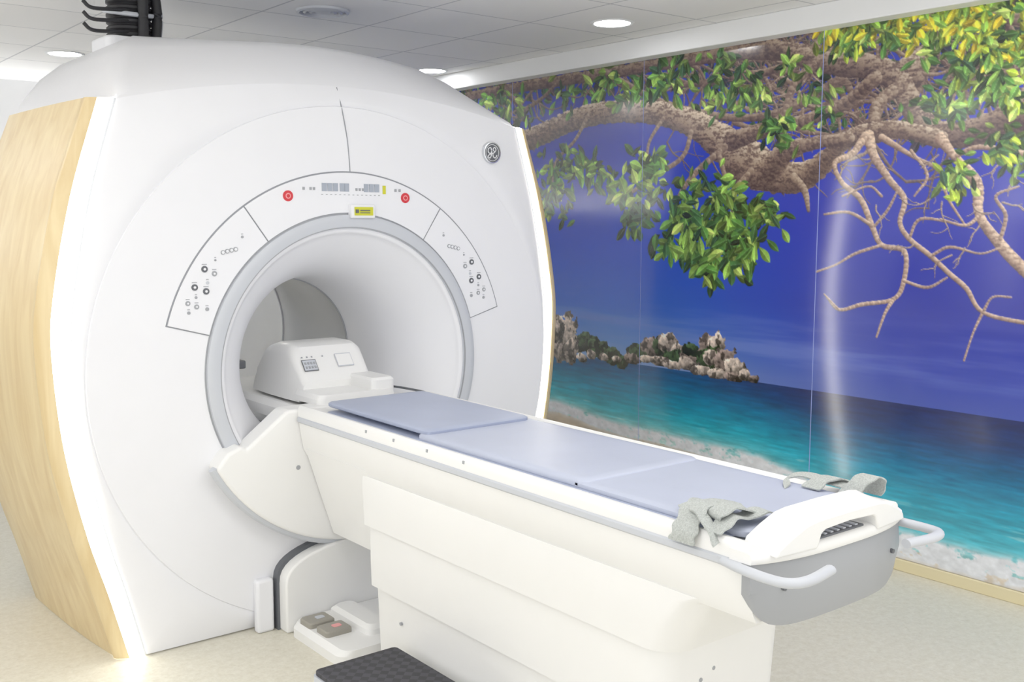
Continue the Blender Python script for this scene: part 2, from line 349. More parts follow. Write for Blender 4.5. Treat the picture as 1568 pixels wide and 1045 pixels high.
for i in range(22):
    u=rng.uniform(1180,1600); v=rng.uniform(30,170); twig(u,v,rng.uniform(-2.6,-.3),rng.uniform(50,110),rng.uniform(2,4.5),1,rng.uniform(.7,1.1))
stroke([(600,170,4),(700,150,6),(800,132,8),(930,112,9),(1060,90,10),(1180,78,13),(1300,92,15),(1400,120,16)],.75)
stroke([(930,112,5),(1000,150,5),(1060,170,6),(1130,180,6),(1200,170,7),(1290,120,9)],.8)
stroke([(780,205,6),(800,170,5),(775,140,4),(760,120,3)],.7); stroke([(800,170,4),(830,150,3),(850,130,3)],.7)
stroke([(1568,30,9),(1500,24,10),(1440,60,12),(1405,90,14),(1380,110,18)],.9)
stroke([(1180,70,12),(1260,95,16),(1340,104,19),(1380,130,18),(1400,170,18),(1440,205,20),(1500,200,22),(1560,178,26),(1640,150,30)],.85)
stroke([(1250,95,9),(1215,130,7),(1195,180,6),(1140,200,5)],.8)
stroke([(1380,130,12),(1340,165,10),(1345,210,9)],.9)
stroke([(1500,10,7),(1530,60,8),(1568,95,9),(1610,130,9)],.8)
stroke([(770,232,17),(830,205,17),(885,181,17),(945,170,17),(1010,174,18),(1062,190,21),(1105,218,28),(1140,246,36),(1180,264,30),(1225,272,22),(1262,248,18),(1290,218,14),(1330,203,15),(1375,198,13),(1440,212,13)],1.1,8)
stroke([(1120,215,16),(1170,200,11),(1230,185,10),(1290,160,10),(1340,120,12)],.9)
stroke([(1180,262,24),(1205,232,16),(1250,218,10),(1300,212,10)],1.0)
stroke([(1215,272,8),(1232,292,6),(1238,322,3)],1.0)
PT=np.array([1.10,1.07,1.06])
for pts in ([(1330,208,12),(1338,238,9),(1362,275,7),(1385,305,6),(1378,340,5),(1392,365,5),(1425,392,5),(1455,420,5),(1480,442,5),(1505,478,4),(1568,494,4),(1620,500,3)],
            [(1325,208,9),(1305,235,7),(1278,250,5),(1290,280,5),(1318,305,6),(1335,345,6),(1350,375,5),(1385,385,5),(1384,430,5),(1368,458,4),(1320,466,4),(1285,474,3),(1266,455,2)],
            [(1350,210,7),(1400,240,4),(1440,262,4),(1450,300,3),(1478,345,2)],
            [(1335,345,4),(1300,325,3),(1262,328,2)],[(1350,375,3),(1310,388,3),(1280,405,2),(1250,416,2)],
            [(1368,458,4),(1355,480,3),(1342,516,2)],[(1440,212,12),(1462,240,8),(1495,280,12),(1500,330,9),(1530,372,11),(1560,405,12),(1610,450,12)],
            [(1505,478,3),(1490,510,2),(1476,552,2)],[(1392,365,3),(1410,335,3),(1465,342,2)],[(1425,392,3),(1455,378,3),(1500,388,2),(1530,380,2)],
            [(1384,430,3),(1420,440,3),(1450,425,2)],[(1500,330,4),(1478,345,3),(1440,335,2)],[(1505,478,3),(1520,455,2),(1548,455,2)],
            [(1340,345,3),(1360,320,3),(1375,290,2)],[(1460,240,5),(1500,225,5),(1568,235,6)],[(1285,474,2),(1262,450,1.5)],[(1530,372,4),(1540,330,4),(1525,300,3),(1560,285,2)],
            [(1395,230,3),(1420,268,3),(1400,300,2)],[(1350,300,3),(1330,285,2),(1290,300,2)]):
    stroke([(a,b_,c*.8) for a,b_,c in pts],1.15,6,PT)
for i in range(14):
    u=rng.uniform(1340,1560); v=rng.uniform(230,420); twig(u,v,rng.uniform(-2.8,0),rng.uniform(20,45),1.5,1,1.1)
for pts in ([(900,178,4),(880,215,3),(850,250,3),(845,300,2)],[(1060,195,5),(1045,240,4),(1000,270,4),(960,300,3)],[(1110,225,6),(1060,270,5),(1035,320,4),(1060,370,4),(1090,400,3)],[(1150,262,6),(1120,300,4),(1130,340,4),(1150,370,3)],[(1100,235,5),(1110,280,4),(1095,330,3)],[(1020,175,4),(995,215,3),(990,250,3)]):
    stroke(pts,.9)
for u,v,n,l in ((880,246,20,32),(905,262,16,30),(850,262,12,26),(845,300,16,30),(858,318,10,26),(852,230,8,22),(940,270,12,28),(960,300,18,34),(975,335,18,32),(990,255,20,34),(1010,245,10,26),(1000,290,10,28),(1040,330,20,34),(1035,372,20,34),(1050,300,12,32),(1090,340,18,36),(1085,385,24,38),(1085,412,12,32),(1120,330,20,36),(1130,360,20,36),(1130,400,16,34),(1160,320,18,34),(1178,325,14,30),(1120,285,12,30),(1150,370,12,32),(1075,270,10,26),(1060,350,16,34),(1100,300,12,30),(830,285,8,22)):
    cluster(u,v,n,l,GREENS,20)
for u,v,n,l in ((700,150,10,22),(760,150,14,26),(800,165,12,24),(870,140,10,24),(930,125,16,28),(1010,120,20,32),(965,140,12,26),(1050,100,14,28),(1100,135,12,28),(1140,120,18,30),(1190,185,18,30),(1203,195,12,26),(1240,140,14,26),(1160,150,14,28),(1080,150,10,24),(1210,100,10,26),(1260,170,10,24),(1110,85,10,26)):
    cluster(u,v,n,l,GREENS,24)
for u,v,n,l in ((1460,155,18,32),(1440,160,10,28),(1500,130,16,32),(1535,125,18,32),(1545,215,18,30),(1520,230,10,28),(1462,268,16,30),(1470,250,10,26),(1300,60,16,28),(1560,60,16,30),(1565,250,10,26),(1480,95,16,32),(1430,70,12,30),(1590,90,20,30),(1555,150,16,30),(1420,150,8,24)):
    cluster(u,v,n,l,GREENS+BRIGHT[:1],24)
for i in range(52):
    u=rng.uniform(1255,1600); lim=22+.10*(u-1255); v=rng.uniform(-4,lim+20)
    cluster(u,v,11,28,BRIGHT if rng.rand()<.75 else GREENS+BRIGHT[:2],24)
img=np.clip(img,0,1)
lin=np.where(img<=.04045,img/12.92,((img+.055)/1.055)**2.4)
me=bpy.data.meshes.new('wall_mural'); nv=W*H
co=np.empty((nv,3),np.float32); co[:,0]=XM; co[:,1]=YY.ravel(); co[:,2]=ZZ.ravel()
me.vertices.add(nv); me.vertices.foreach_set('co',co.ravel())
idx=np.arange(nv).reshape(H,W); q=np.stack([idx[:-1,:-1],idx[1:,:-1],idx[1:,1:],idx[:-1,1:]],-1).reshape(-1,4)[:,::-1]
me.loops.add(q.size); me.loops.foreach_set('vertex_index',q.ravel().astype(np.int32))
me.polygons.add(len(q)); me.polygons.foreach_set('loop_start',np.arange(0,q.size,4,dtype=np.int32))
me.update(calc_edges=True)
ca=me.color_attributes.new('print','FLOAT_COLOR','POINT'); rgba=np.ones((nv,4),np.float32); rgba[:,:3]=lin.reshape(-1,3); ca.data.foreach_set('color',rgba.ravel())
mm=bpy.data.materials.new('glossy_mural_print'); mm.use_nodes=True; nt=mm.node_tree; b=nt.nodes['Principled BSDF']
at=nt.nodes.new('ShaderNodeAttribute'); at.attribute_name='print'; nt.links.new(at.outputs['Color'],b.inputs['Base Color'])
b.inputs['Roughness'].default_value=0.13; b.inputs['IOR'].default_value=1.7
me.materials.append(mm)
mural=bpy.data.objects.new('wall_mural',me); scene.collection.objects.link(mural)
SEAML=mat('mural_joint',rgb(150,165,224),0.3)
for i,(y,hw) in enumerate(((-1.85,.0012),(-.655,.0015),(.54,.0009),(1.74,.0008),(2.94,.0008))):
    o=box('joint_%d'%(i+1),(XM-.0015,y-hw,Z0),(XM+.001,y+hw,Z1),SEAML); o.parent=mural

# ---------------------------------------------------------------- MRI scanner
G=empty('mri_scanner',(-.015,0,0))
CZ=1.026; ZLO=.006; ZS=2.04
WT=[(.0,.915),(.25,.98),(.48,1.045),(.8,1.11),(1.12,1.138),(1.3,1.132),(1.69,1.055),(2.04,.948)]
def wz(z): return lerp_prof(WT,z)
def SWf(z): return .052+.012*math.sin(math.pi*min(max(z/ZS,0),1))
def ztop(x,zb=ZS,h=.11): return zb+h-h*(x/.885)**2
def bound(th,zlo):
    c,s=math.cos(th),math.sin(th); lo,hi=.3,1.8
    for _ in range(40):
        r=(lo+hi)/2; x=r*c; z=CZ+r*s; zc=min(max(z,.0),ZS)
        ok=z>zlo and z<ztop(x) and abs(x)<(wz(zc)-SWf(zc)-.003)
        if ok: lo=r
        else: hi=r
    return lo
def radial_cover(name,rin,yfun,m,zlo=ZLO,N=240):
    ths=[2*math.pi*i/N for i in range(N)]
    xb=wz(zlo)-SWf(zlo)-.003; xt=wz(ZS)-SWf(ZS)-.003
    for x,z in ((xb,zlo),(-xb,zlo),(xt,ZS),(-xt,ZS)): ths.append(math.atan2(z-CZ,x)%(2*math.pi))
    ths=sorted(ths); loops=[[] for _ in range(14)]
    for th in ths:
        B=bound(th,zlo); rs=[]; m1=min(1.04,B-.02)
        for k in range(8): rs.append(rin+(m1-rin)*k/7)
        rs+=[m1+.003,m1+.007]
        for k in range(1,5): rs.append(m1+.007+(B-m1-.007)*k/4)
        for k,r in enumerate(rs):
            g=0 if k<8 else (k-8)/5
            loops[k].append((r*math.cos(th),yfun(k,r,g),CZ+r*math.sin(th)))
    return loft(name,loops,m,G,caps=False,angle=50)
def yf(r): return -.03*(1-(r/1.04)**2)
def yfront(k,r,g):
    if k<8: return yf(r)
    if k==8: return .007
    if k==9: return .005
    return .005+.025*((k-9)/4)**1.6
radial_cover('front_cover',.60,yfront,WHITE)
def yback(k,r,g): return 1.62 if k<8 else 1.62-.06*g
radial_cover('rear_cover',.50,yback,WHITE)
zs=[ZLO+(ZS-ZLO)*i/48 for i in range(49)]
for sgn,nm in ((-1,'left'),(1,'right')):
    L=[[(sgn*(wz(z)-SWf(z)),.034,z),(sgn*(wz(z)-SWf(z)+.004),.026,z),(sgn*(wz(z)-.030),.030,z),(sgn*(wz(z)-.004),.046,z),(sgn*wz(z),.054,z),(sgn*(wz(z)-.03),.08,z)] for z in zs]
    loft('led_strip_'+nm,L,LED,G)
    L=[[(sgn*(wz(z)-SWf(z)-.007),.0295,z),(sgn*(wz(z)-SWf(z)+.003),.0295,z),(sgn*(wz(z)-SWf(z)+.003),.05,z),(sgn*(wz(z)-SWf(z)-.007),.05,z)] for z in zs]
    loft('led_channel_'+nm,L,GREYL,G)
    prof=[(.046,.0),(.052,.014),(.068,.040),(.084,.046),(.098,.040),(.125,.044),(.3,.066),(.5,.084),(.75,.098),(.93,.104),(.96,.094),(.96,.04)]
    L=[]
    for z in [.002]+zs:
        L.append([(sgn*(wz(z)+d*(1-.25*max(0,(z-1.7)/.35))),y,z) for y,d in prof])
    loft('wood_side_panel_'+nm,L,WOOD,G,closed=False,caps=False,angle=40)
def outline(sc,zlo,zt=ZS,n=30):
    zs2=[zlo+(zt-zlo)*i/n for i in range(n+1)]
    right=[((wz(z)-.02)*sc,z) for z in zs2]; xt=right[-1][0]
    top=[(xt*(1-2*i/20),zt+.10*(1-(1-2*i/20)**2)) for i in range(1,20)]
    left=[(-x,z) for x,z in reversed(right)]
    return right+top+left
L=[[(x,y,z) for x,z in outline(sc,.05)] for y,sc in ((.052,1.0),(.5,1.03),(.95,1.04),(1.0,.98),(1.5,.95),(1.57,.93))]
loft('body_shell',L,GREYL,G,caps=False,angle=50)
prism_y('plinth',[(-.84,0),(.84,0),(.84,.07),(-.84,.07)],.06,1.5,GREYD,G)
def lid():
    loops=[]
    N=32
    for t,(w,y0,ys,yb,z0,zs_) in enumerate(((.885,.032,.034,1.55,0,0),(.880,.045,.05,1.55,.02,.02),(.845,.13,.20,1.52,.095,.10),(.76,.22,.38,1.48,.165,.22),(.68,.285,.50,1.42,.192,.29),(.64,.33,.56,1.36,.198,.31))):
        l=[]
        for i in range(N+1):
            s=-1+2*i/N; x=w*s; f=abs(s)**2.6
            y=y0+(ys-y0)*f
            base=ztop(x*.885/w) ; l.append((x,y,base+z0+(zs_-z0)*f))
        z_end=ZS+zs_
        for i in range(1,9): l.append((w,ys+(yb-ys)*i/8,z_end))
        for i in range(1,N): 
            s=1-2*i/N; l.append((w*s,yb,z_end+.09*(1-s*s)*(1 if t<2 else .4)))
        for i in range(8): l.append((-w,yb-(yb-ys)*i/8,z_end))
        loops.append(l)
    loft('top_lid',loops,WHITE,G,angle=60)
lid()
def revolve(name,prof,m,a0=0,a1=360,n=160,cz=CZ,parent=G,**k):
    full=abs(a1-a0)>=359.9; A=[math.radians(a0+(a1-a0)*i/n) for i in range(n if full else n+1)]
    loops=[[(r*math.cos(a),y,cz+r*math.sin(a)) for a in A] for y,r in prof]
    return loft(name,loops,m,parent,closed=full,caps=False,**k)
BORE=catmull([(-.018,.543,0),(0,.530,0),(.035,.495,0),(.08,.455,0),(.14,.415,0),(.22,.380,0),(.32,.355,0),(.46,.340,0),(.60,.335,0)],6)
revolve('bore_liner',[(-.022,.562),(-.024,.552)]+[(p.x,p.y) for p in BORE],WHITE,angle=60)
revolve('bore_rear_liner',[(.60,.335),(.604,.342),(.75,.352),(.95,.36),(1.15,.385),(1.35,.43),(1.5,.475),(1.62,.51)],GREYB,angle=60)
revolve('bore_rim_seam',[(.596,.3355),(.596,.330),(.606,.330),(.606,.3425)],GREYM)
revolve('bore_ring_grey',[(-.012,.616),(-.034,.614),(-.038,.608),(-.040,.590),(-.038,.566),(-.030,.561),(-.01,.558)],GREYL)
revolve('bore_ring_gap',[(-.015,.6215),(-.0215,.621),(-.0215,.6145),(-.005,.6145)],GREYM)
revolve('bore_ring_inner_gap',[(-.0,.565),(-.0375,.5655),(-.0375,.562),(-.0,.5615)],GREYM)
box('bore_lamp',(-.05,.80,CZ+.330),(.05,.92,CZ+.345),LED,G)
box('bore_connector',(-.30,.44,.985),(-.25,.50,1.02),GREYD,G,bevel=.006)
def sector(name,r0,r1,a0,a1,y0,y1,m,n=40,**k):
    A=[math.radians(a0+(a1-a0)*i/n) for i in range(n+1)]
    loops=[]
    for a in A:
        c,s=math.cos(a),math.sin(a)
        loops.append([(r0*c,y1,CZ+r0*s),(r0*c,y0-.004,CZ+r0*s),(r1*c,y0+.003,CZ+r1*s),(r1*c,y1,CZ+r1*s)])
    return loft(name,loops,m,G,**k)
for nm,a0,a1 in (('right',15.5,55),('top',55.4,124.6),('left',125,164.5)):
    sector('control_panel_gap_'+nm,.618,.787,a0-.35,a1+.35,-.0175,.0,SEAM)
    sector('control_panel_'+nm,.622,.781,a0,a1,-.022,.0,WHITE,bevel=.0015,bseg=2)
def ypan(r): return -.026+.007*(r-.622)/.159
YP=-.0225
def btn(name,r,ang,rad,m,h=.004):
    a=math.radians(ang); return cyl(name,(r*math.cos(a),ypan(r)+.001,CZ+r*math.sin(a)),rad,'y',-h,m,G,seg=24)
CAP=mat('red_cap_mark',rgb(240,160,160),.4)
for i,s in enumerate((-1,1)):
    btn('stop_button_%d'%(i+1),.735,90-s*21.3,.021,RED); btn('stop_button_cap_%d'%(i+1),.735,90-s*21.3,.011,CAP,.005)
    btn('stop_button_dot_%d'%(i+1),.735,90-s*21.3,.007,RED,.006)
def rb(name,x,z,w,h,m,y=YP,d=.003): return box(name,(x-w/2,y-d,z-h/2),(x+w/2,y+.001,z+h/2),m,G)
for i,x in enumerate((-.10,-.075,-.05,-.02,.0,.09,.115,.14)): rb('display_%d'%(i+1),x-.01,CZ+.722,.021,.032,LCD,d=.002)
rb('display_lit',.165,CZ+.716,.014,.034,YEL,d=.002)
for i,x in enumerate((-.20,-.17,-.155,.035,.05,.065,.22,.24)): rb('icon_%d'%(i+1),x,CZ+.715,.009,.011,GREYM,d=.0015)
for i in range(14): rb('tick_%d'%(i+1),-.12+.02*i,CZ+.693,.008,.0025,GREYM,d=.0015)
box('laser_label_tab',(-.005,-.052,CZ+.600),(.105,-.018,CZ+.655),WHITE,G,bevel=.005)
rb('laser_warning_label',.05,CZ+.628,.085,.034,YEL,y=-.052); rb('laser_label_text',.055,CZ+.631,.045,.004,GREYD,y=-.0545); rb('laser_label_text_2',.055,CZ+.622,.045,.003,GREYD,y=-.0545); rb('laser_label_symbol',.018,CZ+.628,.014,.014,GREYD,y=-.0545)
for sgn in (-1,1):
    nm='l' if sgn<0 else 'r'
    def B(r,a,rad,m,k): btn('key_%s_%d'%(nm,k),r,(180-a) if sgn<0 else a,rad,m)
    k=0
    for da in (-1.8,-.6,.6,1.8):
        B(.70+da*.008,43-da*.95,.0085,GREYM,k); btn('key_face_%s_%d'%(nm,k),.70+da*.008,(180-(43-da*.95)) if sgn<0 else 43-da*.95,.0055,WHITE,.0055); k+=1
    for r,a,rad,m in ((.70,49,.005,GREYM),(.72,38,.004,GREYM),(.735,34,.012,GREYD),(.695,34.5,.010,GREYM),(.70,31,.006,GREYL),(.735,28,.012,GREYD),(.69,28.5,.012,GREYD),(.715,25.5,.005,GREYM),(.735,23,.009,GREYM),(.70,23,.009,GREYM),(.66,23.5,.007,GREYM),(.72,20.5,.006,GREYM)):
        B(r,a,rad,m,k)
        a_=(180-a) if sgn<0 else a
        if rad>=.009: btn('key_face_%s_%d'%(nm,k),r,a_,rad*.4,WHITE,.0055)
        aa=math.radians(a_); rb('key_legend_%s_%d'%(nm,k),(r)*math.cos(aa),CZ+r*math.sin(aa)+rad+.006,rad*1.6,.0025,GREYM,y=ypan(r),d=.0012)
        k+=1
sm=[(-.02,ZS+.105),(-.012,2.05),(.006,1.93),(.012,1.81)]
tube('cover_seam',[(x,(yf(math.hypot(x,z-CZ)) if z<2.06 else .028)-.0003,z) for x,z in sm],.0022,SEAM,G,seg=6)
bx,bz=.738,1.918; by=.010
cyl('badge_disc',(bx,by,bz),.044,'y',-.014,GREYD,G)
revb=[[ (bx+rr*math.cos(a),by-yy,bz+rr*math.sin(a)) for a in [2*math.pi*i/40 for i in range(40)]] for rr,yy in ((.047,0),(.047,.016),(.042,.017),(.042,.012))]
loft('badge_ring',revb,CHROME,G,caps=False)
revb=[[ (bx+rr*math.cos(a),by-yy,bz+rr*math.sin(a)) for a in [2*math.pi*i/40 for i in range(40)]] for rr,yy in ((.0365,.013),(.0365,.0155),(.0345,.0155),(.0345,.013))]
BADGE=mat('badge_script_white',rgb(235,237,240),.4)
loft('badge_inner_ring',revb,BADGE,G,caps=False)
# flowing script monogram
for i,p in enumerate(([(-.004,.010),(-.010,.022),(-.022,.016),(-.022,.002),(-.010,-.004),(-.003,.006),(-.006,-.012),(-.014,-.024),(-.024,-.016),(-.014,-.008),(.0,-.004)],
                      [(.0,-.004),(.012,.002),(.020,.014),(.012,.024),(.004,.014),(.012,.004),(.004,-.004),(.006,-.018),(.018,-.022),(.025,-.010)])):
    tube('badge_script_%d'%(i+1),[(bx+x,by-.015,bz+z) for x,z in p],.0022,BADGE,G,seg=6)
# lower apron
AR=.70
arc=[(AR*math.cos(math.radians(a)),CZ+AR*math.sin(math.radians(a))) for a in [208+124*i/40 for i in range(41)]]
poly=arc+[(.575,.752),(.55,.762),(.52,.775),(.50,.760),(.33,.890),(-.33,.890),(-.50,.760),(-.52,.775),(-.55,.762),(-.575,.752)]
prism_y('docking_apron',poly,.0,-.105,WHITE2,G,bevel=.016,bseg=4)
tube('docking_apron_lip',[(x*1.002,-.072,CZ+(z-CZ)*1.002) for x,z in arc],.020,GREYL,G,seg=10,n=1,smoothpath=False)
cyl('apron_screw',(-.29,-.105,.66),.009,'y',-.002,GREYM,G,seg=20)
def archpoly(hw,h,rise): return [(-hw,0),(hw,0)]+[(hw*math.cos(math.pi*i/24),h+rise*math.sin(math.pi*i/24)**.8) for i in range(0,25)]
prism_y('dock_base_gap',archpoly(.362,.20,.150),.0,-.045,GREYD,G)
prism_y('dock_base',archpoly(.352,.19,.146),.0,-.104,WHITE2,G,bevel=.008)
for s,nm in ((-1,'left'),(1,'right')):
    box('dock_base_post_'+nm,(min(s*.445,s*.372),-.040,.0),(max(s*.445,s*.372),.0,.215),WHITE,G,bevel=.012)

# ---------------------------------------------------------------- patient table
T=empty('mri_patient_table')
L=[[(x,y,z) for x,y in rrect(-a,a,-.60,-.107,.03)] for z,a in ((.38,.17),(.5,.21),(.735,.285))]
loft('dock_neck',L,WHITE2,T)
L=[[(x,y,z) for x,y in rrect(-.36+d,.36-d,-.52,-.107,.05)] for z,d in ((0,0),(.035,0),(.055,.02))]
loft('dock_foot_plate',L,WHITE2,T,angle=25)
for i,(px,py) in enumerate(((-.285,-.20),(-.275,-.315))):
    L=[[(px+x,py+y,z) for x,y in rrect(-.055+d,.055-d,-.045+d,.045-d,.012)] for z,d in ((.05,0),(.072,0),(.077,.004))]
    loft('foot_pedal_%d'%(i+1),L,PEDAL,T,angle=25)
    L=[[(px+.01+x,py+y,z) for x,y in rrect(-.018,.018,-.014,.014,.008)] for z in (.076,.079)]
    loft('foot_pedal_mark_%d'%(i+1),L,CAP if i==1 else GREYL,T)
L=[[(x,y,z) for x,y in rrect(-.20+d,-.10,-.44+d,-.12-d,.03)] for z,d in ((.05,0),(.075,.004),(.09,.02))]
loft('pedal_guard',L,WHITE2,T,angle=25)
def dzt(y): return .008+.012*min(1,max(0,(y+2.3)/2.2))
prof=[(-.250,.866),(-.264,.872),(-.278,.883),(-.291,.884),(-.300,.876),(-.303,.860),(-.303,.838),(-.299,.834),(-.299,.822),(-.297,.80),(-.282,.722),(-.268,.698)]
prof=prof+[(-x,z) for x,z in reversed(prof)]
L=[[(x,y,z+dzt(y)*(z-.6)/.28) for x,z in prof] for y in (-.107,-.112,-.5,-1.0,-1.5,-2.0,-2.20,-2.292)]
loft('table_top',L,WHITE2,T,angle=40)
for s in (-1,1):
    L=[[(s*.3035,y,.842+dzt(y)),(s*.309,y,.838+dzt(y)),(s*.309,y,.824+dzt(y)),(s*.2995,y,.817+dzt(y))] for y in (-.112,-2.275)]
    loft('side_rail_grey_%s'%('l' if s<0 else 'r'),L,GREYL,T)
for i,y in enumerate((-.62,-.80,-1.0,-1.2)):
    box('rail_mark_%d'%(i+1),(-.3045,y-.004,.862+dzt(y)),(-.300,y+.004,.872+dzt(y)),GREYM,T)
L=[[(-.268,y,.81),(.268,y,.81),(.272,y,.855),(.25,y,.878),(.20,y,.868),(-.20,y,.868),(-.25,y,.878),(-.272,y,.855)] for y in (-.106,.95)]
loft('cradle_extension',L,WHITE2,T)
def ped(nm,levels):
    L=[]
    for z,hx,y0,y1,r in levels:
        L.append([(x,y,z) for x,y in rrect(-hx,hx,y0,y1,r,8,.022)])
    loft(nm,L,WHITE2,T,angle=25)
ped('pedestal_upper_cover',[(.525,.264,-2.02,-.550,.09),(.53,.274,-2.03,-.535,.09),(.60,.278,-2.07,-.535,.09),(.69,.281,-2.14,-.535,.09),(.712,.277,-2.19,-.535,.09)])
ped('pedestal_middle_cover',[(.30,.247,-1.97,-.558,.08),(.305,.256,-1.98,-.55,.08),(.40,.259,-1.985,-.55,.08),(.535,.260,-1.995,-.55,.08)])
ped('pedestal_lower_cover',[(.0,.233,-1.93,-.575,.08),(.06,.236,-1.94,-.575,.08),(.31,.240,-1.95,-.565,.08)])
for i,(x,z) in enumerate(((-.05,.43),(-.05,.38),(-.10,.41),(-.05,.34),(-.10,.36))): cyl('cover_screw_%d'%(i+1),(x,-1.975,z),.006,'y',-.013,GREYM,T,seg=16)
cyl('pedestal_screw',(-.246,-.74,.21),.006,'x',.01,GREYM,T,seg=16)
L=[]
for i in range(33):
    s=-1+2*i/32; x=.3025*s; y=-2.338+.044*abs(s)**3; zb=.688+.075*abs(s)**9
    L.append([(x,y+.02,zb+.01),(x,y+.006,zb),(x,y,zb+.012),(x,y-.006,.78),(x,y,.842),(x,y+.006,.850),(x,y+.02,.850)])
loft('end_panel_grey',L,GREYM,T,angle=50)
box('end_core',(-.245,-2.312,.71),(.245,-2.28,.868),WHITE2,T)
L=[]
for i in range(25):
    s=-1+2*i/24; x=.3065*s; y=-2.344+.044*abs(s)**3
    L.append([(x,y+.06,.848),(x,y,.848),(x,y-.004,.856),(x,y,.870),(x,y+.01,.875),(x,y+.06,.875)])
loft('end_bumper_white',L,WHITE2,T,angle=50)
for i,x in enumerate((-.22,.22)): cyl('end_screw_%d'%(i+1),(x,-2.320,.785),.006,'y',-.014,GREYD,T,seg=20)
outer=[(-.262,.868),(-.255,.885),(-.215,.908),(-.165,.930),(-.13,.936),(0,.940),(.13,.936),(.165,.930),(.215,.908),(.255,.885),(.262,.868)]
inner=[(-.125,.868),(-.122,.873),(-.118,.881),(-.110,.902),(-.095,.910),(0,.915),(.095,.910),(.110,.902),(.118,.881),(.122,.873),(.125,.868)]
verts=[];faces=[];n=len(outer)
for y,dz in ((-2.240,.008),(-2.265,.002),(-2.335,-.006)):
    for (x,z) in outer: verts.append((x,y-.018*(1-(x/.27)**2),z+dz))
    for (x,z) in inner: verts.append((x,y-.018*(1-(x/.27)**2),z+dz))
for k in range(2):
    o=k*2*n
    for i in range(n-1):
        faces.append((o+i,o+i+1,o+2*n+i+1,o+2*n+i)); faces.append((o+n+i,o+2*n+n+i,o+2*n+n+i+1,o+n+i+1))
    for i in (0,n-1): faces.append((o+i,o+n+i,o+3*n+i,o+2*n+i))
for o in (0,4*n):
    for i in range(n-1): faces.append((o+i,o+i+1,o+n+i+1,o+n+i))
mk('cradle_end_grip',verts,faces,WHITE2,T,bevel=.007,bseg=3)
box('grip_latch',(-.10,-2.33,.872),(.09,-2.25,.880),GREYD,T,bevel=.003)
for i in range(7): box('grip_lattice_%d'%(i+1),(-.09+.025*i,-2.325,.880),(-.08+.025*i,-2.255,.883),GREYL,T)
for s,nm in ((-1,'left'),(1,'right')):
    tube('push_handle_'+nm,[(s*.300,-2.22,.838),(s*.313,-2.29,.836),(s*.316,-2.36,.835),(s*.302,-2.405,.835),(s*.25,-2.420,.835),(s*.155,-2.405,.835)],.0145,GREYL,T,seg=14,flat=.8)
def pad(name,x0,x1,y0,y1,z0,th,m,r=.03,tilt=0,warp=.0,seed=1):
    base=rrect(x0,x1,y0,y1,r,6)
    def zz(x,y): return z0+dzt(y)+tilt*(y-y0)+warp*math.sin((x-x0)/(x1-x0)*math.pi*2+seed)*math.sin((y-y0)/(y1-y0)*math.pi)
    cx,cyy=(x0+x1)/2,(y0+y1)/2
    L=[]
    for d,h in ((.004,0),(0,.25),(0,.75),(.006,1.0)):
        L.append([(x+(cx-x)/abs(x1-x0)*2*d,y+(cyy-y)/abs(y1-y0)*2*d,zz(x,y)+th*h) for x,y in base])
    for f in (.9,.6,.3,.02):
        L.append([(cx+(x-cx)*f,cyy+(y-cyy)*f,zz(cx+(x-cx)*f,cyy+(y-cyy)*f)+th*1.04) for x,y in base])
    return loft(name,L,m,T,angle=50)
pad('head_pad',-.232,.212,-.90,-.20,.888,.018,PAD2,warp=.003,tilt=.0)
pad('torso_pad',-.240,.232,-1.68,-.84,.872,.024,PAD,warp=.002,seed=2,tilt=-.006)
pad('leg_pad',-.240,.232,-2.235,-1.61,.870,.020,PAD,warp=.0015,seed=3)
pad('cover_sheet',-.248,.238,-2.20,-.22,.8665,.006,PAD2)
# head coil -------------------------------------------------------
K=empty('head_coil_holder',(-.012,0,0))
def sect(y,hw,zt,r=.05):
    zb=.879; P=[(-hw-.02,zb),(hw+.02,zb),(hw+.01,zb+.045)]
    for i in range(7):
        a=math.radians(90*i/6); P.append((hw-r+r*math.cos(a),zt-r+r*math.sin(a)))
    for i in range(7):
        a=math.radians(90+90*i/6); P.append((-hw+r+r*math.cos(a),zt-r+r*math.sin(a)))
    P.append((-hw-.01,zb+.045))
    return [(x,y,z) for x,z in P]
L=[sect(.09,.165,.955,.03),sect(.10,.165,.965,.035),sect(.17,.168,1.055,.045),sect(.20,.17,1.090,.05),sect(.235,.17,1.102,.05),sect(.36,.17,1.102,.05),sect(.45,.165,1.08,.05),sect(.55,.155,1.0,.05)]
loft('coil_housing',L,WHITE2,K,angle=30)
L=[[(x,y,z) for x,y in rrect(-.19+d,.17-d,-.09,.14,.03)] for z,d in ((.888,0),(.910,.0),(.928,.012))]
loft('coil_base',L,WHITE2,K,angle=30)
L=[[(x,y,z) for x,y in rrect(.06+d,.17-d,-.08+d,.12,.02)] for z,d in ((.90,0),(.965,.0),(.975,.008))]
loft('coil_shoulder',L,WHITE2,K,angle=30)
def slope_pt(x,t):
    y=.10+(.17-.10)*t; z=.965+(1.055-.965)*t; return (x,y-.004,z)
def slope_plate(nm,x0,x1,t0,t1,m,off=0):
    a,b,c,d=slope_pt(x0,t0),slope_pt(x1,t0),slope_pt(x1,t1),slope_pt(x0,t1)
    nrm=Vector((0,-.8,.6))*(.002+off); f=[Vector(p) for p in (a,b,c,d)]
    loft(nm,[[p for p in f],[p+nrm for p in f]],m,K)
slope_plate('keypad_bezel',-.140,-.075,.36,.84,GREYD); slope_plate('keypad_face',-.137,-.078,.39,.81,GREYL,.001)
for i in range(4):
    for j in range(2): slope_plate('keypad_key_%d%d'%(i,j),-.131+.0135*i,-.123+.0135*i,.46+.17*j,.55+.17*j,GREYM,.003)
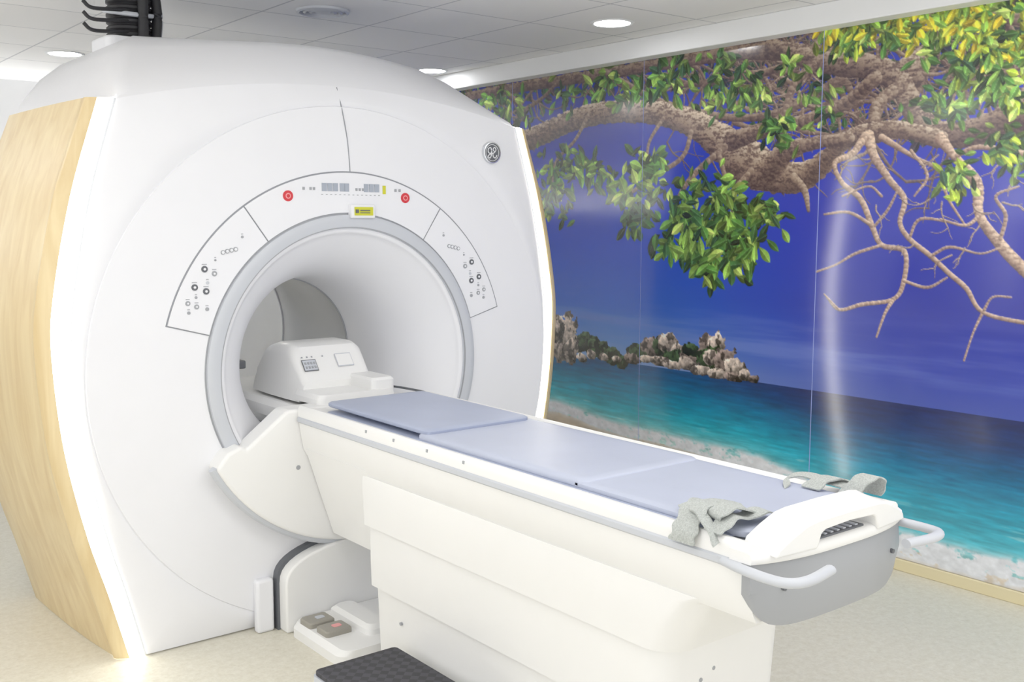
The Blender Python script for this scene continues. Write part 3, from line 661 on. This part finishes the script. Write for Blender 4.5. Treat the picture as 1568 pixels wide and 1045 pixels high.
for i,x in enumerate((-.135,-.112,-.09,-.04)): slope_plate('coil_led_%d'%(i+1),x,x+.006,.93,.98,GREYM)
slope_plate('coil_hatch_edge',.020,.095,.45,1.0,GREYL); slope_plate('coil_hatch',.0225,.0925,.485,.965,WHITE2,.001)
tube('coil_strap',[(.19,.12,.912),(.22,.0,.916),(.245,-.15,.914),(.24,-.24,.911)],.005,GREYD,K,seg=8)
# straps ------------------------------------------------------------
def ribbon(name,pts,w,m,parent,wdir=(0,1,0),th=.004):
    P=catmull(pts,8); wd=Vector(wdir).normalized(); L=[]
    for i,p in enumerate(P):
        d=(P[min(i+1,len(P)-1)]-P[max(i-1,0)]).normalized(); n=d.cross(wd).normalized()
        ww=wd*w/2*(1+.10*math.sin(i*.7)); L.append([p-ww-n*th/2,p+ww-n*th/2,p+ww+n*th/2,p-ww+n*th/2])
    return loft(name,L,m,parent,angle=60)
A=empty('restraint_strap')
ribbon('webbing_1',[(-.17,-2.09,.912),(-.215,-2.095,.936),(-.26,-2.10,.934),(-.293,-2.105,.908),(-.316,-2.11,.880),(-.320,-2.105,.856)],.075,STRAP,A)
ribbon('webbing_2',[(-.14,-2.17,.915),(-.185,-2.18,.934),(-.225,-2.17,.944),(-.265,-2.16,.928),(-.245,-2.14,.911),(-.205,-2.15,.912)],.065,STRAP,A,(0.3,1,0))
ribbon('webbing_3',[(-.10,-2.205,.910),(-.15,-2.205,.928),(-.20,-2.195,.919),(-.245,-2.195,.928),(-.280,-2.19,.908),(-.300,-2.18,.896)],.055,STRAP,A,(.2,1,0))
ribbon('webbing_4',[(-.20,-2.04,.910),(-.245,-2.07,.923),(-.275,-2.12,.928),(-.300,-2.18,.903),(-.314,-2.21,.876)],.05,STRAP,A,(1,.4,0))
ribbon('webbing_5',[(-.12,-2.13,.912),(-.16,-2.10,.924),(-.20,-2.06,.920),(-.24,-2.03,.908)],.05,STRAP,A,(.6,1,.1))
A2=empty('restraint_strap')
ribbon('webbing_1',[(.19,-2.10,.905),(.225,-2.11,.925),(.26,-2.13,.93),(.29,-2.15,.912),(.315,-2.16,.875)],.055,STRAP,A2)
ribbon('webbing_2',[(.21,-2.20,.902),(.235,-2.22,.940),(.265,-2.235,.955),(.292,-2.235,.932),(.285,-2.225,.90)],.055,STRAP,A2)
ribbon('webbing_3',[(.16,-2.05,.904),(.21,-2.01,.914),(.25,-2.04,.922),(.25,-2.12,.918),(.26,-2.19,.915)],.035,STRAP,A2,(1,.2,.2))

# quench pipe / hoses on top
qx,qy=-.55,.90
L=[[(qx+x,qy+y,z) for x,y in rrect(-.12,.12,-.12,.12,.04)] for z in (2.29,2.385)]
loft('pipe_collar',L,WHITE,G,bevel=.01)
Q=empty('quench_pipe')
prof=[]; z=2.388
while z<ZC:
    prof+= [(z,.085),(z+.008,.095),(z+.018,.095),(z+.026,.085)]; z+=.028
L=[[(qx+r*math.cos(a),qy+r*math.sin(a),min(z,ZC-.001)) for a in [2*math.pi*i/28 for i in range(28)]] for z,r in prof]
loft('corrugated_hose',L,BLACK,Q)
for i in range(4):
    tube('cable_%d'%(i+1),[(qx-.03,qy-.08,2.41+.045*i),(qx-.10,qy-.10,2.40+.045*i),(qx-.19,qy-.11,2.395+.045*i),(qx-.225,qy-.11,2.42+.045*i)],.008,BLACK,Q,seg=8)
for i,(dx,dy) in enumerate(((.09,-.06),(.12,.02),(.02,-.11))):
    tube('hose_%d'%(i+1),[(qx+dx,qy+dy,2.388),(qx+dx*1.1,qy+dy,2.5),(qx+dx*.9,qy+dy*1.1,ZC-.002)],.022,[BLACK,GREYL,BLACK][i],Q,seg=12)
tube('clamp',[(qx+.10*math.cos(a),qy+.10*math.sin(a),2.50+.02*math.sin(a)) for a in [2*math.pi*i/20 for i in range(21)]],.010,GREYL,Q,seg=8,n=1,smoothpath=False)

# step stool ----------------------------------------------------------
ST=empty('step_stool')
def ribmat():
    m=mat('black_ribbed_rubber',rgb(50,50,56),.7); nt=m.node_tree; b=nt.nodes['Principled BSDF']
    tc=nt.nodes.new('ShaderNodeTexCoord'); mp=nt.nodes.new('ShaderNodeMapping'); mp.inputs['Rotation'].default_value=(0,0,math.radians(45)); mp.inputs['Scale'].default_value=(38,38,38)
    ck=nt.nodes.new('ShaderNodeTexChecker'); ck.inputs['Scale'].default_value=1
    ck.inputs['Color1'].default_value=(*rgb(40,40,46),1); ck.inputs['Color2'].default_value=(*rgb(58,58,65),1)
    nt.links.new(tc.outputs['Object'],mp.inputs['Vector']); nt.links.new(mp.outputs['Vector'],ck.inputs['Vector'])
    nt.links.new(ck.outputs['Color'],b.inputs['Base Color'])
    bp=nt.nodes.new('ShaderNodeBump'); bp.inputs['Strength'].default_value=1.0; bp.inputs['Distance'].default_value=.008
    nt.links.new(ck.outputs['Fac'],bp.inputs['Height']); nt.links.new(bp.outputs['Normal'],b.inputs['Normal']); return m
L=[[(x,y,z) for x,y in rrect(-.60,-.285,-1.38,-.77,.02)] for z in (.135,.15)]
loft('tread_mat',L,ribmat(),ST,bevel=.003)
L=[[(x,y,z) for x,y in rrect(-.605,-.28,-1.385,-.765,.02)] for z in (.10,.134)]
loft('tread_frame',L,GREYL,ST)
for i,(x,y) in enumerate(((-.58,-.79),(-.31,-.79),(-.58,-1.36),(-.31,-1.36))): cyl('leg_%d'%(i+1),(x,y,0),.015,'z',.11,GREYM,ST,seg=16)

# ---------------------------------------------------------------- world
w=bpy.data.worlds.new('world'); scene.world=w; w.use_nodes=True
w.node_tree.nodes['Background'].inputs['Color'].default_value=(1,.995,.985,1); w.node_tree.nodes['Background'].inputs['Strength'].default_value=1.45
